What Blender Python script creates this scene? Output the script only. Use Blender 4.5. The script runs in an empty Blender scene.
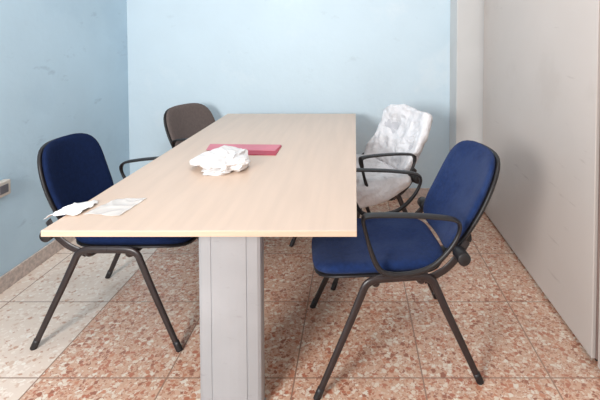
import bpy, bmesh, math, random
from mathutils import Vector, Matrix, noise

scene = bpy.context.scene
col = scene.collection
try:
    scene.view_settings.view_transform = 'Standard'
    scene.view_settings.look = 'None'
except Exception:
    pass

# ------------------------------------------------------------ materials
def lin(c):
    return tuple(((v/255)/12.92 if v/255 <= 0.04045 else ((v/255+0.055)/1.055)**2.4) for v in c)+(1,)

def mat(name, rgb, rough=0.6, metal=0.0, var=0.0, vscale=6.0, bump=0.0, bscale=80.0, rgb2=None, spec=0.5, sheen=0.0, detail=4, vstretch=(1,1,1), alpha=1.0, scuff=None, bdist=0.01, scuff2=None):
    m = bpy.data.materials.new(name); m.use_nodes = True
    nt = m.node_tree; b = nt.nodes['Principled BSDF']
    b.inputs['Base Color'].default_value = lin(rgb)
    b.inputs['Roughness'].default_value = rough
    b.inputs['Metallic'].default_value = metal
    b.inputs['Specular IOR Level'].default_value = spec
    b.inputs['Sheen Weight'].default_value = sheen
    b.inputs['Alpha'].default_value = alpha
    tc = nt.nodes.new('ShaderNodeTexCoord')
    mp = nt.nodes.new('ShaderNodeMapping'); mp.inputs['Scale'].default_value = vstretch
    nt.links.new(tc.outputs['Object'], mp.inputs['Vector'])
    n = nt.nodes.new('ShaderNodeTexNoise'); n.inputs['Scale'].default_value = vscale; n.inputs['Detail'].default_value = detail
    nt.links.new(mp.outputs[0], n.inputs['Vector'])
    r = nt.nodes.new('ShaderNodeValToRGB')
    c2 = rgb2 if rgb2 else tuple(max(0, v*(1-var)) for v in rgb)
    r.color_ramp.elements[0].position = 0.35; r.color_ramp.elements[1].position = 0.65
    r.color_ramp.elements[0].color = lin(c2); r.color_ramp.elements[1].color = lin(rgb)
    nt.links.new(n.outputs['Fac'], r.inputs['Fac'])
    outc = r.outputs[0]
    for sf in (scuff, scuff2):
        if not sf: continue
        srgb, sstr, sscale, thr, amt = sf
        mp2 = nt.nodes.new('ShaderNodeMapping'); mp2.inputs['Scale'].default_value = sstr; mp2.inputs['Rotation'].default_value = (0.25, 0.1, 0)
        nt.links.new(tc.outputs['Object'], mp2.inputs['Vector'])
        n3 = nt.nodes.new('ShaderNodeTexNoise'); n3.inputs['Scale'].default_value = sscale; n3.inputs['Detail'].default_value = 5; n3.inputs['Roughness'].default_value = 0.6
        nt.links.new(mp2.outputs[0], n3.inputs['Vector'])
        mr = nt.nodes.new('ShaderNodeMapRange'); mr.inputs[1].default_value = thr; mr.inputs[2].default_value = thr+0.1; mr.inputs[3].default_value = 0; mr.inputs[4].default_value = amt
        nt.links.new(n3.outputs['Fac'], mr.inputs[0])
        x = nt.nodes.new('ShaderNodeMix'); x.data_type = 'RGBA'
        nt.links.new(mr.outputs[0], x.inputs[0]); nt.links.new(outc, x.inputs[6]); x.inputs[7].default_value = lin(srgb)
        outc = x.outputs[2]
    nt.links.new(outc, b.inputs['Base Color'])
    if bump > 0:
        n2 = nt.nodes.new('ShaderNodeTexNoise'); n2.inputs['Scale'].default_value = bscale; n2.inputs['Detail'].default_value = 3
        nt.links.new(tc.outputs['Object'], n2.inputs['Vector'])
        bp = nt.nodes.new('ShaderNodeBump'); bp.inputs['Strength'].default_value = bump; bp.inputs['Distance'].default_value = bdist
        nt.links.new(n2.outputs['Fac'], bp.inputs['Height']); nt.links.new(bp.outputs[0], b.inputs['Normal'])
    return m

M_back = mat('paint_blue_pale', (207,226,237), 0.75, var=0.025, vscale=1.6, bump=0.15, bscale=25, detail=8, scuff=((184,202,212), (1,1,1.5), 6, 0.64, 0.4), scuff2=((220,232,239), (1,1,1), 2.2, 0.55, 0.4))
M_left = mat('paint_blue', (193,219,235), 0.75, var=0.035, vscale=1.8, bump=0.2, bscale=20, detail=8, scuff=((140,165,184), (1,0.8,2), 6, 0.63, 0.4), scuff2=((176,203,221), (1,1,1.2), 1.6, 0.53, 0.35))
M_ceil = mat('paint_ceiling', (228,228,228), 0.9, var=0.03)
M_base = mat('skirting_stone', (214,198,189), 0.5, var=0.16, vscale=45)
M_panel = mat('cabinet_paint', (196,187,181), 0.45, var=0.03, vscale=1.3, detail=6, bump=0.05, bscale=8, scuff=((145,132,126), (1,1,8), 3.2, 0.66, 0.45), scuff2=((178,168,161), (1,1,1), 2.0, 0.55, 0.35))
M_panel_edge = mat('cabinet_edge', (140,118,111), 0.5, var=0.1)
M_panel2 = mat('column_paint', (206,206,205), 0.6, var=0.04, vscale=2)
M_gap_shade = mat('gap_shade', (40,36,35), 0.7, var=0.2)  # near-black plinth colour paints in the shadow line under the cabinets
M_wood = mat('beech_laminate', (215,191,172), 0.34, var=0.03, vscale=3.0, vstretch=(9,0.7,1), detail=6, spec=0.4)
M_wedge = mat('beech_edge', (202,176,153), 0.45, var=0.05, vscale=5, vstretch=(1,10,20))
M_steel = mat('grey_metal_paint', (168,171,175), 0.4, metal=0.25, var=0.05, vscale=5, scuff=((140,140,144), (1,1,3), 14, 0.62, 0.4))
M_steel2 = mat('grey_metal_groove', (120,118,124), 0.45, metal=0.35, var=0.04)
M_blue = mat('blue_fabric', (30,50,95), 0.95, var=0.12, vscale=60, bump=0.4, bscale=500, spec=0.12, sheen=0.05, scuff=((52,68,106), (1,1,1), 5, 0.5, 0.35))
M_blue_shaded = mat('blue_fabric_shaded', (23,38,74), 0.95, var=0.12, vscale=60, bump=0.4, bscale=500, spec=0.1)  # same blue fabric as above, its shade painted in as a darker colour
M_brown = mat('taupe_fabric', (106,95,92), 0.95, var=0.06, vscale=60, bump=0.3, bscale=500, spec=0.15)
M_wrapped = mat('film_wrapped_fabric', (196,195,200), 0.6, var=0.08, vscale=20, bump=0.5, bscale=60)
M_black = mat('black_plastic', (32,29,31), 0.45, var=0.15, vscale=20)
M_tube = mat('black_brown_tube', (46,36,36), 0.35, var=0.15, vscale=20)
M_plastic = mat('white_plastic_film', (224,223,226), 0.3, var=0.04, vscale=14, bump=1.0, bscale=15, bdist=0.025)
M_cloth = mat('white_film_bag', (228,225,224), 0.5, var=0.02, vscale=10, bump=0.4, bscale=15, bdist=0.012)
M_paper = mat('white_paper', (230,229,228), 0.8, var=0.02)
M_sleeve = mat('clear_film', (246,243,240), 0.2, var=0.01, vscale=20, alpha=0.5)
M_red = mat('crimson_card', (178,48,74), 0.5, var=0.03)
M_pink = mat('pink_page', (214,128,144), 0.6, var=0.05, vscale=10)
M_cream = mat('cream_plastic', (208,200,190), 0.5, var=0.04)

def floor_mat():
    m = bpy.data.materials.new('terrazzo'); m.use_nodes = True
    nt = m.node_tree; N = nt.nodes; L = nt.links; b = N['Principled BSDF']
    b.inputs['Roughness'].default_value = 0.33
    tc = N.new('ShaderNodeTexCoord')
    nz = N.new('ShaderNodeTexNoise'); nz.inputs['Scale'].default_value = 60; L.new(tc.outputs['Object'], nz.inputs['Vector'])
    sc = N.new('ShaderNodeVectorMath'); sc.operation = 'SCALE'; sc.inputs['Scale'].default_value = 0.024; L.new(nz.outputs['Color'], sc.inputs[0])
    ad = N.new('ShaderNodeVectorMath'); ad.operation = 'ADD'; L.new(tc.outputs['Object'], ad.inputs[0]); L.new(sc.outputs[0], ad.inputs[1])
    def layer(scale, stops, edge, keep=0.35):
        v = N.new('ShaderNodeTexVoronoi'); v.inputs['Scale'].default_value = scale; L.new(ad.outputs[0], v.inputs['Vector'])
        e = N.new('ShaderNodeTexVoronoi'); e.feature = 'DISTANCE_TO_EDGE'; e.inputs['Scale'].default_value = scale; L.new(ad.outputs[0], e.inputs['Vector'])
        sp = N.new('ShaderNodeSeparateColor'); L.new(v.outputs['Color'], sp.inputs[0])
        r = N.new('ShaderNodeValToRGB'); r.color_ramp.interpolation = 'CONSTANT'
        els = r.color_ramp.elements
        els[0].position = 0; els[0].color = lin(stops[0][1])
        els[1].position = stops[1][0]; els[1].color = lin(stops[1][1])
        for p, c in stops[2:]:
            x = els.new(p); x.color = lin(c)
        L.new(sp.outputs[0], r.inputs[0])
        g = N.new('ShaderNodeMath'); g.operation = 'GREATER_THAN'; g.inputs[1].default_value = edge; L.new(e.outputs['Distance'], g.inputs[0])
        h = N.new('ShaderNodeMath'); h.operation = 'GREATER_THAN'; h.inputs[1].default_value = keep; L.new(sp.outputs[1], h.inputs[0])
        k = N.new('ShaderNodeMath'); k.operation = 'MULTIPLY'; L.new(g.outputs[0], k.inputs[0]); L.new(h.outputs[0], k.inputs[1])
        return r.outputs[0], k.outputs[0]
    red = [(0,(184,110,82)),(0.22,(230,214,197)),(0.45,(198,132,102)),(0.58,(158,94,70)),(0.70,(218,178,153)),(0.84,(234,224,210))]
    small = [(0,(192,130,104)),(0.3,(224,204,188)),(0.6,(168,110,88)),(0.75,(210,172,148))]
    c1, f1 = layer(56, red, 0.09, 0.5)
    c2, f2 = layer(125, small, 0.06)
    def mix(f, a, bb):
        x = N.new('ShaderNodeMix'); x.data_type = 'RGBA'
        if isinstance(f, float): x.inputs[0].default_value = f
        else: L.new(f, x.inputs[0])
        for s, i in ((a, 6), (bb, 7)):
            if isinstance(s, tuple): x.inputs[i].default_value = s
            else: L.new(s, x.inputs[i])
        return x.outputs[2]
    base = mix(f2, lin((211,172,147)), c2)
    warm = mix(f1, base, c1)
    pale0 = [(0,(230,214,200)),(0.3,(240,227,215)),(0.6,(216,190,172)),(0.8,(198,158,136)),(0.9,(242,234,224))]
    c3, f3 = layer(60, pale0, 0.08)
    pale = mix(f3, lin((229,212,198)), c3)
    s = N.new('ShaderNodeSeparateXYZ'); L.new(tc.outputs['Object'], s.inputs[0])
    lt = N.new('ShaderNodeMath'); lt.operation = 'LESS_THAN'; lt.inputs[1].default_value = -1.263; L.new(s.outputs[0], lt.inputs[0])
    both = mix(lt.outputs[0], warm, pale)
    def line(out, off):
        a = N.new('ShaderNodeMath'); a.operation = 'ADD'; a.inputs[1].default_value = off+51.0; L.new(out, a.inputs[0])
        d = N.new('ShaderNodeMath'); d.operation = 'DIVIDE'; d.inputs[1].default_value = 0.51; L.new(a.outputs[0], d.inputs[0])
        fr = N.new('ShaderNodeMath'); fr.operation = 'FRACT'; L.new(d.outputs[0], fr.inputs[0])
        l = N.new('ShaderNodeMath'); l.operation = 'LESS_THAN'; l.inputs[1].default_value = 0.011; L.new(fr.outputs[0], l.inputs[0])
        return l.outputs[0]
    mx = N.new('ShaderNodeMath'); mx.operation = 'MAXIMUM'
    L.new(line(s.outputs[0], 0.243), mx.inputs[0]); L.new(line(s.outputs[1], -1.766+0.51*4), mx.inputs[1])
    fin = mix(mx.outputs[0], both, lin((146,112,95)))
    for sc_, lo, hi, amt, c_ in ((1.7, .35, .75, .2, (212,190,172)), (2.6, .5, .75, .25, (150,118,100))):
        dn = N.new('ShaderNodeTexNoise'); dn.inputs['Scale'].default_value = sc_; dn.inputs['Detail'].default_value = 6; L.new(tc.outputs['Object'], dn.inputs['Vector'])
        dr = N.new('ShaderNodeMapRange'); dr.inputs[1].default_value = lo; dr.inputs[2].default_value = hi; dr.inputs[3].default_value = 0; dr.inputs[4].default_value = amt; L.new(dn.outputs['Fac'], dr.inputs[0])
        fin = mix(dr.outputs[0], fin, lin(c_))
    L.new(fin, b.inputs['Base Color'])
    return m
M_floor = floor_mat()

# ------------------------------------------------------------ mesh helpers
def mesh_obj(name, verts, faces, m, smooth=True, parent=None):
    me = bpy.data.meshes.new(name)
    me.from_pydata([tuple(v) for v in verts], [], faces)
    bm = bmesh.new(); bm.from_mesh(me); bmesh.ops.recalc_face_normals(bm, faces=bm.faces); bm.to_mesh(me); bm.free()
    if smooth:
        for p in me.polygons: p.use_smooth = True
    me.materials.append(m)
    o = bpy.data.objects.new(name, me); col.objects.link(o)
    if parent: o.parent = parent
    return o

def box(name, x0, x1, y0, y1, z0, z1, m, bevel=0.0, parent=None, seg=3):
    cx, cy, cz = (x0+x1)/2, (y0+y1)/2, (z0+z1)/2
    bm = bmesh.new(); bmesh.ops.create_cube(bm, size=1)
    for v in bm.verts:
        v.co = Vector((v.co.x*(x1-x0), v.co.y*(y1-y0), v.co.z*(z1-z0)))
        v.co += Vector((cx, cy, cz))
    if bevel > 0:
        bmesh.ops.bevel(bm, geom=bm.edges[:], offset=bevel, segments=seg, affect='EDGES', profile=0.5)
    me = bpy.data.meshes.new(name); bm.to_mesh(me); bm.free()
    me.materials.append(m)
    o = bpy.data.objects.new(name, me); col.objects.link(o)
    if parent: o.parent = parent
    return o

def catmull(pts, closed, n=6):
    P = [Vector(p) for p in pts]; out = []; N = len(P)
    rng = N if closed else N-1
    for i in range(rng):
        if closed: p0, p1, p2, p3 = P[(i-1) % N], P[i], P[(i+1) % N], P[(i+2) % N]
        else: p0, p1, p2, p3 = P[max(i-1, 0)], P[i], P[i+1], P[min(i+2, N-1)]
        for k in range(n):
            t = k/n
            out.append(0.5*((2*p1)+(-p0+p2)*t+(2*p0-5*p1+4*p2-p3)*t*t+(-p0+3*p1-3*p2+p3)*t**3))
    if not closed: out.append(P[-1])
    return out

def tube(pts, side, ra, rb, closed=False, seg=12, n=6):
    C = catmull(pts, closed, n); N = len(C); side = Vector(side).normalized()
    V = []; F = []
    for i, c in enumerate(C):
        a = C[(i-1) % N] if (closed or i > 0) else c
        b = C[(i+1) % N] if (closed or i < N-1) else c
        t = (b-a).normalized(); s = (side-t*side.dot(t)).normalized(); u = t.cross(s)
        A = ra(c) if callable(ra) else ra
        B = rb(c) if callable(rb) else rb
        for k in range(seg):
            an = 2*math.pi*k/seg
            V.append(c+s*A*math.cos(an)+u*B*math.sin(an))
    M = N if closed else N-1
    for i in range(M):
        j = (i+1) % N
        for k in range(seg):
            l = (k+1) % seg
            F.append((i*seg+k, i*seg+l, j*seg+l, j*seg+k))
    if not closed:
        F.append(tuple(range(seg))[::-1]); F.append(tuple((N-1)*seg+k for k in range(seg)))
    return V, F

def cyl(p0, p1, r, seg=20, bev=0.003):
    p0 = Vector(p0); p1 = Vector(p1); t = (p1-p0).normalized()
    s = t.orthogonal().normalized(); u = t.cross(s); L = (p1-p0).length
    prof = [(0, r-bev), (bev, r), (L-bev, r), (L, r-bev)]
    V = []; F = []
    for d, rr in prof:
        for k in range(seg):
            an = 2*math.pi*k/seg
            V.append(p0+t*d+s*rr*math.cos(an)+u*rr*math.sin(an))
    for i in range(3):
        for k in range(seg):
            l = (k+1) % seg; F.append((i*seg+k, i*seg+l, (i+1)*seg+l, (i+1)*seg+k))
    F.append(tuple(range(seg))[::-1]); F.append(tuple(3*seg+k for k in range(seg)))
    return V, F

def join(*parts):
    V = []; F = []
    for v, f in parts:
        o = len(V); V += list(v); F += [tuple(i+o for i in q) for q in f]
    return V, F

def pad(a, b, t, warp, n=4.0, seg=56, rings=9, edge=0.35, bulge=0.0):
    V = []; F = []
    def outline(an, r):
        c, s = math.cos(an), math.sin(an)
        k = (abs(c)**n+abs(s)**n)**(-1/n)
        return c*k*r, s*k*r
    prof = []
    for i in range(1, rings+1):
        r = i/rings*0.86; prof.append((r, t+bulge*(1-r*r)))
    er = 0.14
    for i in range(1, 9):
        an = math.pi*i/8
        prof.append((0.86+er*math.sin(an), t/2+t/2*math.cos(an)))
    V.append(warp(0, 0, t+bulge))
    for r, w in prof:
        for k in range(seg):
            x, y = outline(2*math.pi*k/seg, r)
            V.append(warp(x*a, y*b, w))
    for k in range(seg): F.append((0, 1+k, 1+(k+1) % seg))
    P = len(prof)
    for i in range(P-1):
        for k in range(seg):
            l = (k+1) % seg
            F.append((1+i*seg+k, 1+(i+1)*seg+k, 1+(i+1)*seg+l, 1+i*seg+l))
    c = len(V); V.append(warp(0, 0, 0))
    for k in range(seg): F.append((c, 1+(P-1)*seg+(k+1) % seg, 1+(P-1)*seg+k))
    return V, F

# ------------------------------------------------------------ setting
H = 1.37
XL, YB, XR = -1.88, 3.74, 1.5
def S(o): o['kind'] = 'structure'; return o
S(box('floor', XL-0.1, XR+0.1, -1.6, YB+0.1, -0.1, 0, M_floor))
S(box('wall_back', XL-0.1, XR+0.1, YB, YB+0.1, 0, 2.9, M_back))
S(box('wall_left', XL-0.1, XL, -1.6, YB, 0, 2.9, M_left))
S(box('wall_right', XR, XR+0.1, -1.6, YB, 0, 2.9, M_panel2))
S(box('ceiling', XL-0.1, XR+0.1, -1.6, YB+0.1, 2.9, 3.0, M_ceil))
S(box('baseboard_left', XL, XL+0.012, -1.6, YB, 0, 0.085, M_base, 0.003))
S(box('baseboard_back', XL+0.012, 0.785, YB-0.012, YB, 0, 0.085, M_base, 0.003))
S(box('trim_1', 0.785, XR, 3.49, YB, 0, 2.9, M_panel2, 0.004))

# ------------------------------------------------------------ cabinets
def cabinet(y0, y1, label):
    e = bpy.data.objects.new('storage_cabinet', None); col.objects.link(e)
    e.location = (1.22, (y0+y1)/2, 0)
    e['label'] = label; e['category'] = 'cabinet'; e['group'] = 'tall beige metal cabinets'
    ox, oy = -1.22, -(y0+y1)/2
    box('cabinet_body', 1.0+ox, 1.46+ox, y0+oy, y1+oy, 0.02, 2.3, M_panel_edge, 0.004, e)
    box('plinth', 1.01+ox, 1.44+ox, y0+0.02+oy, y1-0.02+oy, 0.0, 0.02, M_gap_shade, 0, e)
    box('door', 0.982+ox, 1.0+ox, y0+0.004+oy, y1-0.028+oy, 0.022, 2.296, M_panel, 0.004, e)
    return e
cabinet(1.84, 3.485, 'tall beige metal cabinet with scuffed plain front')
cabinet(0.3, 1.828, 'tall beige metal cabinet adjoining another cabinet')

# ------------------------------------------------------------ table
TX0, TX1, TY0, TY1, TZ = -0.992, 0.006, 1.42, 3.51, 0.75
tb = bpy.data.objects.new('meeting_table', None); col.objects.link(tb)
tb.location = ((TX0+TX1)/2, (TY0+TY1)/2, 0)
tb['label'] = 'long meeting table with beech laminate top, grey metal legs'
tb['category'] = 'table'
ox, oy = -tb.location.x, -tb.location.y
top = box('tabletop', TX0+ox, TX1+ox, TY0+oy, TY1+oy, TZ-0.020, TZ, M_wood, 0.002, tb)
top.data.materials.append(M_wedge)
for p in top.data.polygons:
    if abs(p.normal.z) < 0.5: p.material_index = 1
def column(yf, sgn=1):
    hw, d = 0.114, 0.055
    pts = [(-hw, d), (-hw, 0.022), (-hw+.004, 0.012), (-hw+.014, 0.006), (-0.066, 0.002), (-0.0645, 0.004), (-0.0625, 0.004), (-0.061, 0.001),
           (-0.03, -0.0005), (0, -0.001), (0.03, -0.0005),
           (0.061, 0.001), (0.0625, 0.004), (0.0645, 0.004), (0.066, 0.002), (hw-.014, 0.006), (hw-.004, 0.012), (hw, 0.022), (hw, d)]
    V = []; n = len(pts)
    for z in (0.012, TZ-0.04):
        for x, y in pts: V.append((x+0.0425, yf+sgn*y+oy, z))
    F = [(i, (i+1) % n, n+(i+1) % n, n+i) for i in range(n)]
    F.append(tuple(range(n))[::-1]); F.append(tuple(range(n, 2*n)))
    mesh_obj('leg', V, F, M_steel, False, tb)
    a, b = sorted((yf, yf+sgn*0.06))
    box('foot_plate', 0.0425-0.118, 0.0425+0.118, a+oy, b+oy, 0, 0.012, M_steel, 0.003, tb)
    box('top_bracket', -0.4, 0.4, a+oy, b+oy, TZ-0.04, TZ-0.020, M_steel2, 0.003, tb)
column(1.60); column(3.46, -1)
box('crossbeam', -0.05+.0425, 0.05+.0425, 1.66+oy, 3.40+oy, TZ-0.12, TZ-0.04, M_steel2, 0.004, tb)

# ------------------------------------------------------------ chairs
def seat_warp(u, v, w):
    z = 0.42+w
    f = max(0, (u-0.12)/0.14); z -= 0.016*f*f
    z += 0.008*(abs(v)/0.23)**2
    bk = max(0, (-u-0.16)/0.09); z += 0.008*bk*bk
    return Vector((u+0.055, v*(1-0.03*(u/0.26)), z))
def back_warp_gen(off, rec=0.198):
    ANG = 0.48 if rec > 0.17 else 0.38
    def f(u, v, w):
        h = (u+0.19)/0.38
        x = -0.258-(rec+0.004)*h-0.016*math.sin(h*math.pi)
        x += 0.045*(v/0.23)**2
        vv = v*(1.0-0.12*max(0, 0.5-h)-0.05*max(0, h-0.6))
        n = Vector((math.cos(ANG), 0, math.sin(ANG)))
        p = Vector((x, vv, 0.466+0.380*h))
        return p+n*(w+off)
    return f
CACHE = {}
def part(name, key, vf, m, parent, smooth=True):
    k = (key, m.name)
    if k not in CACHE:
        o = mesh_obj(name, vf[0], vf[1], m, smooth); CACHE[k] = o.data
    else:
        o = bpy.data.objects.new(name, CACHE[k]); col.objects.link(o)
    o.parent = parent
    return o

def chair(loc, rot, fabric, label, group=None, arms=(1, -1), bw=1.0, shell=None, rec=0.198):
    e = bpy.data.objects.new('conference_chair', None); col.objects.link(e)
    e.location = (loc[0], loc[1], 0); e.rotation_euler = (0, 0, math.radians(rot))
    e['label'] = label; e['category'] = 'chair'
    if group: e['group'] = group
    shell = shell or M_black
    part('seat', 'seat', pad(0.275, 0.235, 0.046, seat_warp, 4.2, bulge=0.004), fabric, e)
    part('seat_shell', 'sshell', pad(0.271, 0.231, 0.020, lambda u, v, w: seat_warp(u, v, w-0.014), 4.2), M_black, e)
    b1 = part('backrest', 'back%g' % rec, pad(0.198, 0.232, 0.034, back_warp_gen(0.006, rec), 3.8, bulge=0.003), fabric, e)
    b2 = part('backrest_shell', 'bshell%g' % rec, pad(0.201, 0.236, 0.028, back_warp_gen(-0.016, rec), 3.8), shell, e)
    b1.scale = (1, bw, 1); b2.scale = (1, bw, 1)
    fr = join(tube([(0.09, -0.262, 0.425), (0.09, -0.2, 0.392), (0.09, 0.2, 0.392), (0.09, 0.262, 0.425)], (0, 0, 1), 0.011, 0.014),
              tube([(-0.09, -0.262, 0.425), (-0.09, -0.2, 0.392), (-0.09, 0.2, 0.392), (-0.09, 0.262, 0.425)], (0, 0, 1), 0.011, 0.014),
              tube([(0.12, 0, 0.392), (-0.05, 0, 0.392), (-0.2, 0, 0.392), (-0.285, 0, 0.405), (-0.325, 0, 0.45), (-0.300-rec*0.26, 0, 0.53), (-0.32-rec*0.38, 0, 0.61)], (0, 1, 0), 0.035, 0.006))
    part('seat_support', 'frame%g' % rec, fr, M_tube, e)
    for s in (1, -1):
        for d in (1, -1):
            P = [(d*0.315, s*0.285, 0.012), (d*0.26, s*0.279, 0.13), (d*0.19, s*0.270, 0.28), (d*0.150, s*0.264, 0.37), (d*0.128, s*0.262, 0.412), (d*0.09, s*0.262, 0.428), (d*0.03, s*0.262, 0.43), (0, s*0.262, 0.43)]
            def lr(c): return 0.0125+0.0035*min(1, c.z/0.4)
            part('leg', 'leg%d%d' % (s, d), tube(P, (0, 1, 0), 0.010, lr), M_tube, e)
            part('foot_cap', 'cap%d%d' % (s, d), tube([(d*0.321, s*0.286, 0.0), (d*0.317, s*0.2855, 0.010), (d*0.303, s*0.284, 0.040)], (0, 1, 0), 0.0115, 0.0145, n=2), M_black, e)
        if s in arms:
            A = [(0.145, .672), (0.134, .685), (0.08, .687), (-0.05, .679), (-0.16, .666), (-0.214, .653), (-0.232, .628), (-0.222, .585), (-0.185, .53), (-0.125, .478), (-0.05, .456), (0.03, .455), (0.08, .476), (0.112, .54), (0.138, .635)]
            y = s*0.284
            def ra(c): return 0.009+0.014*max(0, min(1, (c.z-0.6)/0.05))
            def rb(c): return 0.0075+0.003*max(0, min(1, (0.6-c.z)/0.1))
            part('armrest', 'arm%d' % s, tube([(x, y, z) for x, z in A], (0, 1, 0), ra, rb, True), M_black, e)
        part('knob', 'knob%d' % s, join(cyl((-0.245, s*0.235, 0.505), (-0.245, s*0.305, 0.505), 0.026), cyl((-0.245, s*0.2, 0.505), (-0.245, s*0.24, 0.505), 0.013)), M_black, e)
        part('arm_bracket', 'brk%d' % s, tube([(-0.1, s*0.25, 0.405), (-0.18, s*0.25, 0.44), (-0.235, s*0.25, 0.49), (-0.285, s*0.225, 0.54)], (0, 1, 0), 0.005, 0.016), M_tube, e)
    part('adjustment_knob', 'knobc', join(cyl((-0.345, 0, 0.45), (-0.31, 0, 0.45), 0.012), cyl((-0.385, 0, 0.45), (-0.345, 0, 0.45), 0.024)), M_black, e)
    return e

G = 'office chairs around the meeting table'
chair((0.14, 1.988), 187, M_blue, 'blue fabric office chair pulled out near the beige cabinet', G, rec=0.205, bw=1.04)
chair((-1.075, 2.215), -1, M_blue_shaded, 'blue office chair with black frame beside the blue wall', G, arms=(1,), bw=0.93, rec=0.13)
C3 = chair((-0.895, 3.19), -25, M_brown, 'taupe brown office chair partly hidden behind the table', G, bw=0.97)
for ch in C3.children:
    if ch.name.startswith('backrest'): ch.location.z = -0.022
D = chair((0.01, 2.80), 211, M_wrapped, 'office chair wrapped in white plastic film beside table', G, arms=(1,), shell=M_wrapped, bw=0.98)

def covered(warp, amp, seed):
    def f(u, v, w):
        p = warp(u, v, w)
        q = p+Vector((seed, seed*2, 0))
        d = Vector((noise.noise(q*6), noise.noise(q*6+Vector((7, 0, 0))), noise.noise(q*6+Vector((0, 7, 0)))))
        q2 = q+d*0.06
        k = amp*(0.8-2.2*abs(noise.noise(q2*7))) + amp*0.5*(1-2.4*abs(noise.noise(q2*16)))
        return p+d*amp*2.6+Vector((k, 0, k*0.6))
    return f
def cover(name, vf, label):
    o = mesh_obj(name, vf[0], vf[1], M_plastic, True)
    o.location = D.location; o.rotation_euler = D.rotation_euler
    o['label'] = label; o['category'] = 'plastic cover'
    return o
bwp = back_warp_gen(-0.030)
def bw2(u, v, w):
    h = max(0, -u/0.2)
    # loose corners pulled outward
    cx = (abs(u)/0.18)**3*(abs(v)/0.24)**3
    return bwp(u*(1+0.05*cx)+0.020, v*(1+0.02*h+0.04*cx), w+(w-0.04)*0.3*h)
cover('plastic_cover', pad(0.178, 0.238, 0.080, covered(bw2, 0.012, 3), 8.0, seg=180, rings=38), 'crinkled white plastic film wrapped over the chair backrest')
def sw2(u, v, w):
    return seat_warp(u-0.01, v, w-0.022)
cover('plastic_cover', pad(0.30, 0.306, 0.125, covered(sw2, 0.012, 9), 6.0, seg=180, rings=38), 'crinkled white plastic film draped over the chair seat')

# ------------------------------------------------------------ things on the table
def bag(name, cx, cy, z, rx, ry, h, seed, m, label, cat):
    bm = bmesh.new(); bmesh.ops.create_icosphere(bm, subdivisions=7, radius=1)
    sd = Vector((seed, seed*1.7, seed*0.6))
    for v in bm.verts:
        p = v.co.copy()
        q = p+Vector((noise.noise(p*1.3+sd), noise.noise(p*1.3+sd+Vector((9, 0, 0))), noise.noise(p*1.3+sd+Vector((0, 9, 0)))))*0.6
        f = 1+0.38*noise.noise(p*1.2+sd)
        f += 0.18*(0.5-2.0*math.sqrt(noise.noise(q*1.7+sd)**2+0.010))
        f += 0.07*(0.5-2.0*math.sqrt(noise.noise(q*3.6+sd)**2+0.010))
        p = p*f
        zz = p.z*h*0.60+h*0.34
        v.co = Vector((p.x*rx, p.y*ry, max(zz, 0)))
    me = bpy.data.meshes.new(name); bm.to_mesh(me); bm.free()
    for p in me.polygons: p.use_smooth = True
    me.materials.append(m)
    o = bpy.data.objects.new(name, me); col.objects.link(o)
    o.location = (cx, cy, z); o['label'] = label; o['category'] = cat
    return o
bag('crumpled_bag', -0.62, 2.11, TZ, 0.122, 0.152, 0.082, 3.3, M_cloth, 'crumpled white plastic bag lying beside the red folder', 'bag')

def sheet(name, corners, z, t, m, label, cat, wav=0.0, seed=1.0, nx=14, parent=None, freq=14):
    c = [Vector((a, b, 0)) for a, b in corners]; cen = sum(c, Vector())/4
    V = []; F = []
    for lay in (0, 1):
        for i in range(nx+1):
            for j in range(nx+1):
                u, v = i/nx, j/nx
                p = (c[0]*(1-u)+c[1]*u)*(1-v)+(c[3]*(1-u)+c[2]*u)*v-cen
                w = max(0, wav*(0.7-1.6*abs(noise.noise((p+Vector((seed, seed, 0)))*freq)))) if wav else 0
                V.append((p.x, p.y, w+(t if lay else 0)))
    n1 = (nx+1)**2
    for i in range(nx):
        for j in range(nx):
            a = i*(nx+1)+j; b = a+1; d = a+nx+1; e = d+1
            F.append((a, b, e, d)); F.append((n1+a, n1+d, n1+e, n1+b))
    def side(idx):
        for a, b in zip(idx[:-1], idx[1:]): F.append((a, b, b+n1, a+n1))
    side([j for j in range(nx+1)]); side([nx*(nx+1)+j for j in range(nx+1)])
    side([i*(nx+1) for i in range(nx+1)]); side([i*(nx+1)+nx for i in range(nx+1)])
    o = mesh_obj(name, V, F, m, wav > 0)
    o.location = (cen.x, cen.y, z)
    if label: o['label'] = label; o['category'] = cat
    if parent: o.parent = parent
    return o
sheet('folder', [(-0.745, 2.31), (-0.405, 2.30), (-0.405, 2.49), (-0.80, 2.50)], TZ, 0.004, M_red, 'thin crimson folder lying flat on the table', 'folder')
sheet('leaflet', [(-0.79, 2.39), (-0.42, 2.37), (-0.41, 2.50), (-0.81, 2.515)], TZ+0.0042, 0.002, M_pink, 'pink printed strip lying on the crimson folder', 'paper')
sheet('plastic_sleeve', [(-0.935, 1.55), (-0.80, 1.53), (-0.785, 1.70), (-0.895, 1.69)], TZ+0.0005, 0.0008, M_sleeve, 'wrinkled clear plastic sleeve lying flat on the table corner', 'plastic sleeve', 0.004, 3, nx=30, freq=18)

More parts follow.
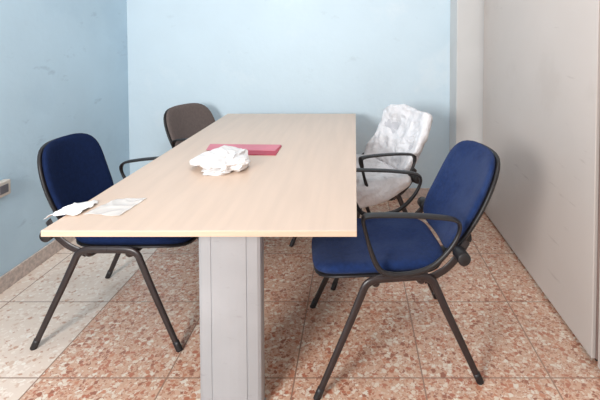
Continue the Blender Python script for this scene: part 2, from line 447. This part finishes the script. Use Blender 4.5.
V = []; F = []; nx = 36
for i in range(nx+1):
    for j in range(nx+1):
        a, b = 2*i/nx-1, 2*j/nx-1
        a2 = a*math.sqrt(1-0.22*b*b); b2 = b*math.sqrt(1-0.22*a*a)
        u, v = (a2+1)/2, (b2+1)/2
        x = -0.94-0.135*u*(1-0.3*v)+0.012*noise.noise(Vector((u*4, v*6, 4))); y = 1.525+0.01*u+0.145*v*(1-0.2*u)+0.014*noise.noise(Vector((u*5, v*4, 2)))
        dz = 0.013*(0.6-1.8*math.sqrt(noise.noise(Vector((u*2.8, v*2.8, 1)))**2+0.003))+0.004*noise.noise(Vector((u*7, v*7, 3)))
        over = max(0, -0.995-x)
        V.append((x+0.98, y-1.6, max(dz, 0)+0.002-over*over*3.5))
for i in range(nx):
    for j in range(nx):
        a = i*(nx+1)+j; F.append((a, a+1, a+nx+2, a+nx+1))
o = mesh_obj('paper_tissue', V, F, M_paper); o.location = (-0.98, 1.6, TZ)
sm = o.modifiers.new('s', 'SOLIDIFY'); sm.thickness = 0.0012; sm.offset = 0
o['label'] = 'creased white paper tissue lying over the table edge'; o['category'] = 'paper'

# ------------------------------------------------------------ wall socket
sk = box('wall_socket', 0, 0.035, -0.05, 0.05, -0.04, 0.04, M_cream, 0.006)
sk.location = (XL, 2.36, 0.555)
sk['label'] = 'small cream socket box mounted on the blue wall'; sk['category'] = 'socket'
f = box('socket_face', 0.035, 0.038, -0.028, 0.028, -0.022, 0.022, M_steel2, 0.001, sk)

# ------------------------------------------------------------ lights
def area(name, loc, target, sx, sy, power, color=(1, 1, 1)):
    l = bpy.data.lights.new(name, 'AREA'); l.shape = 'RECTANGLE'; l.size = sx; l.size_y = sy; l.energy = power; l.color = color
    o = bpy.data.objects.new(name, l); col.objects.link(o); o.location = loc
    o.rotation_euler = (Vector(target)-Vector(loc)).to_track_quat('-Z', 'Y').to_euler()
    return o
area('window_light', (-1.35, -0.6, 1.55), (0.4, 2.8, 0.8), 0.7, 0.7, 92, (1.0, 0.98, 0.96))
area('ceiling_fill', (-0.4, 2.3, 2.85), (-0.5, 2.9, 0), 1.8, 1.4, 27, (1.0, 0.98, 0.97))  # unseen fill lamp, added below the ceiling to brighten the room
w = bpy.data.worlds.new('world'); scene.world = w; w.use_nodes = True
w.node_tree.nodes['Background'].inputs[0].default_value = (1, 0.985, 0.975, 1)
w.node_tree.nodes['Background'].inputs[1].default_value = 0.75

# ------------------------------------------------------------ camera
cam = bpy.data.cameras.new('camera'); co = bpy.data.objects.new('camera', cam); col.objects.link(co)
co.location = (0, 0.022, H); co.rotation_euler = (math.radians(88), 0, 0)
cam.sensor_width = 36; cam.lens = 27
cam.shift_x = -(355-300)/600; cam.shift_y = -(200-49.7)/600
cam.clip_start = 0.05
scene.camera = co
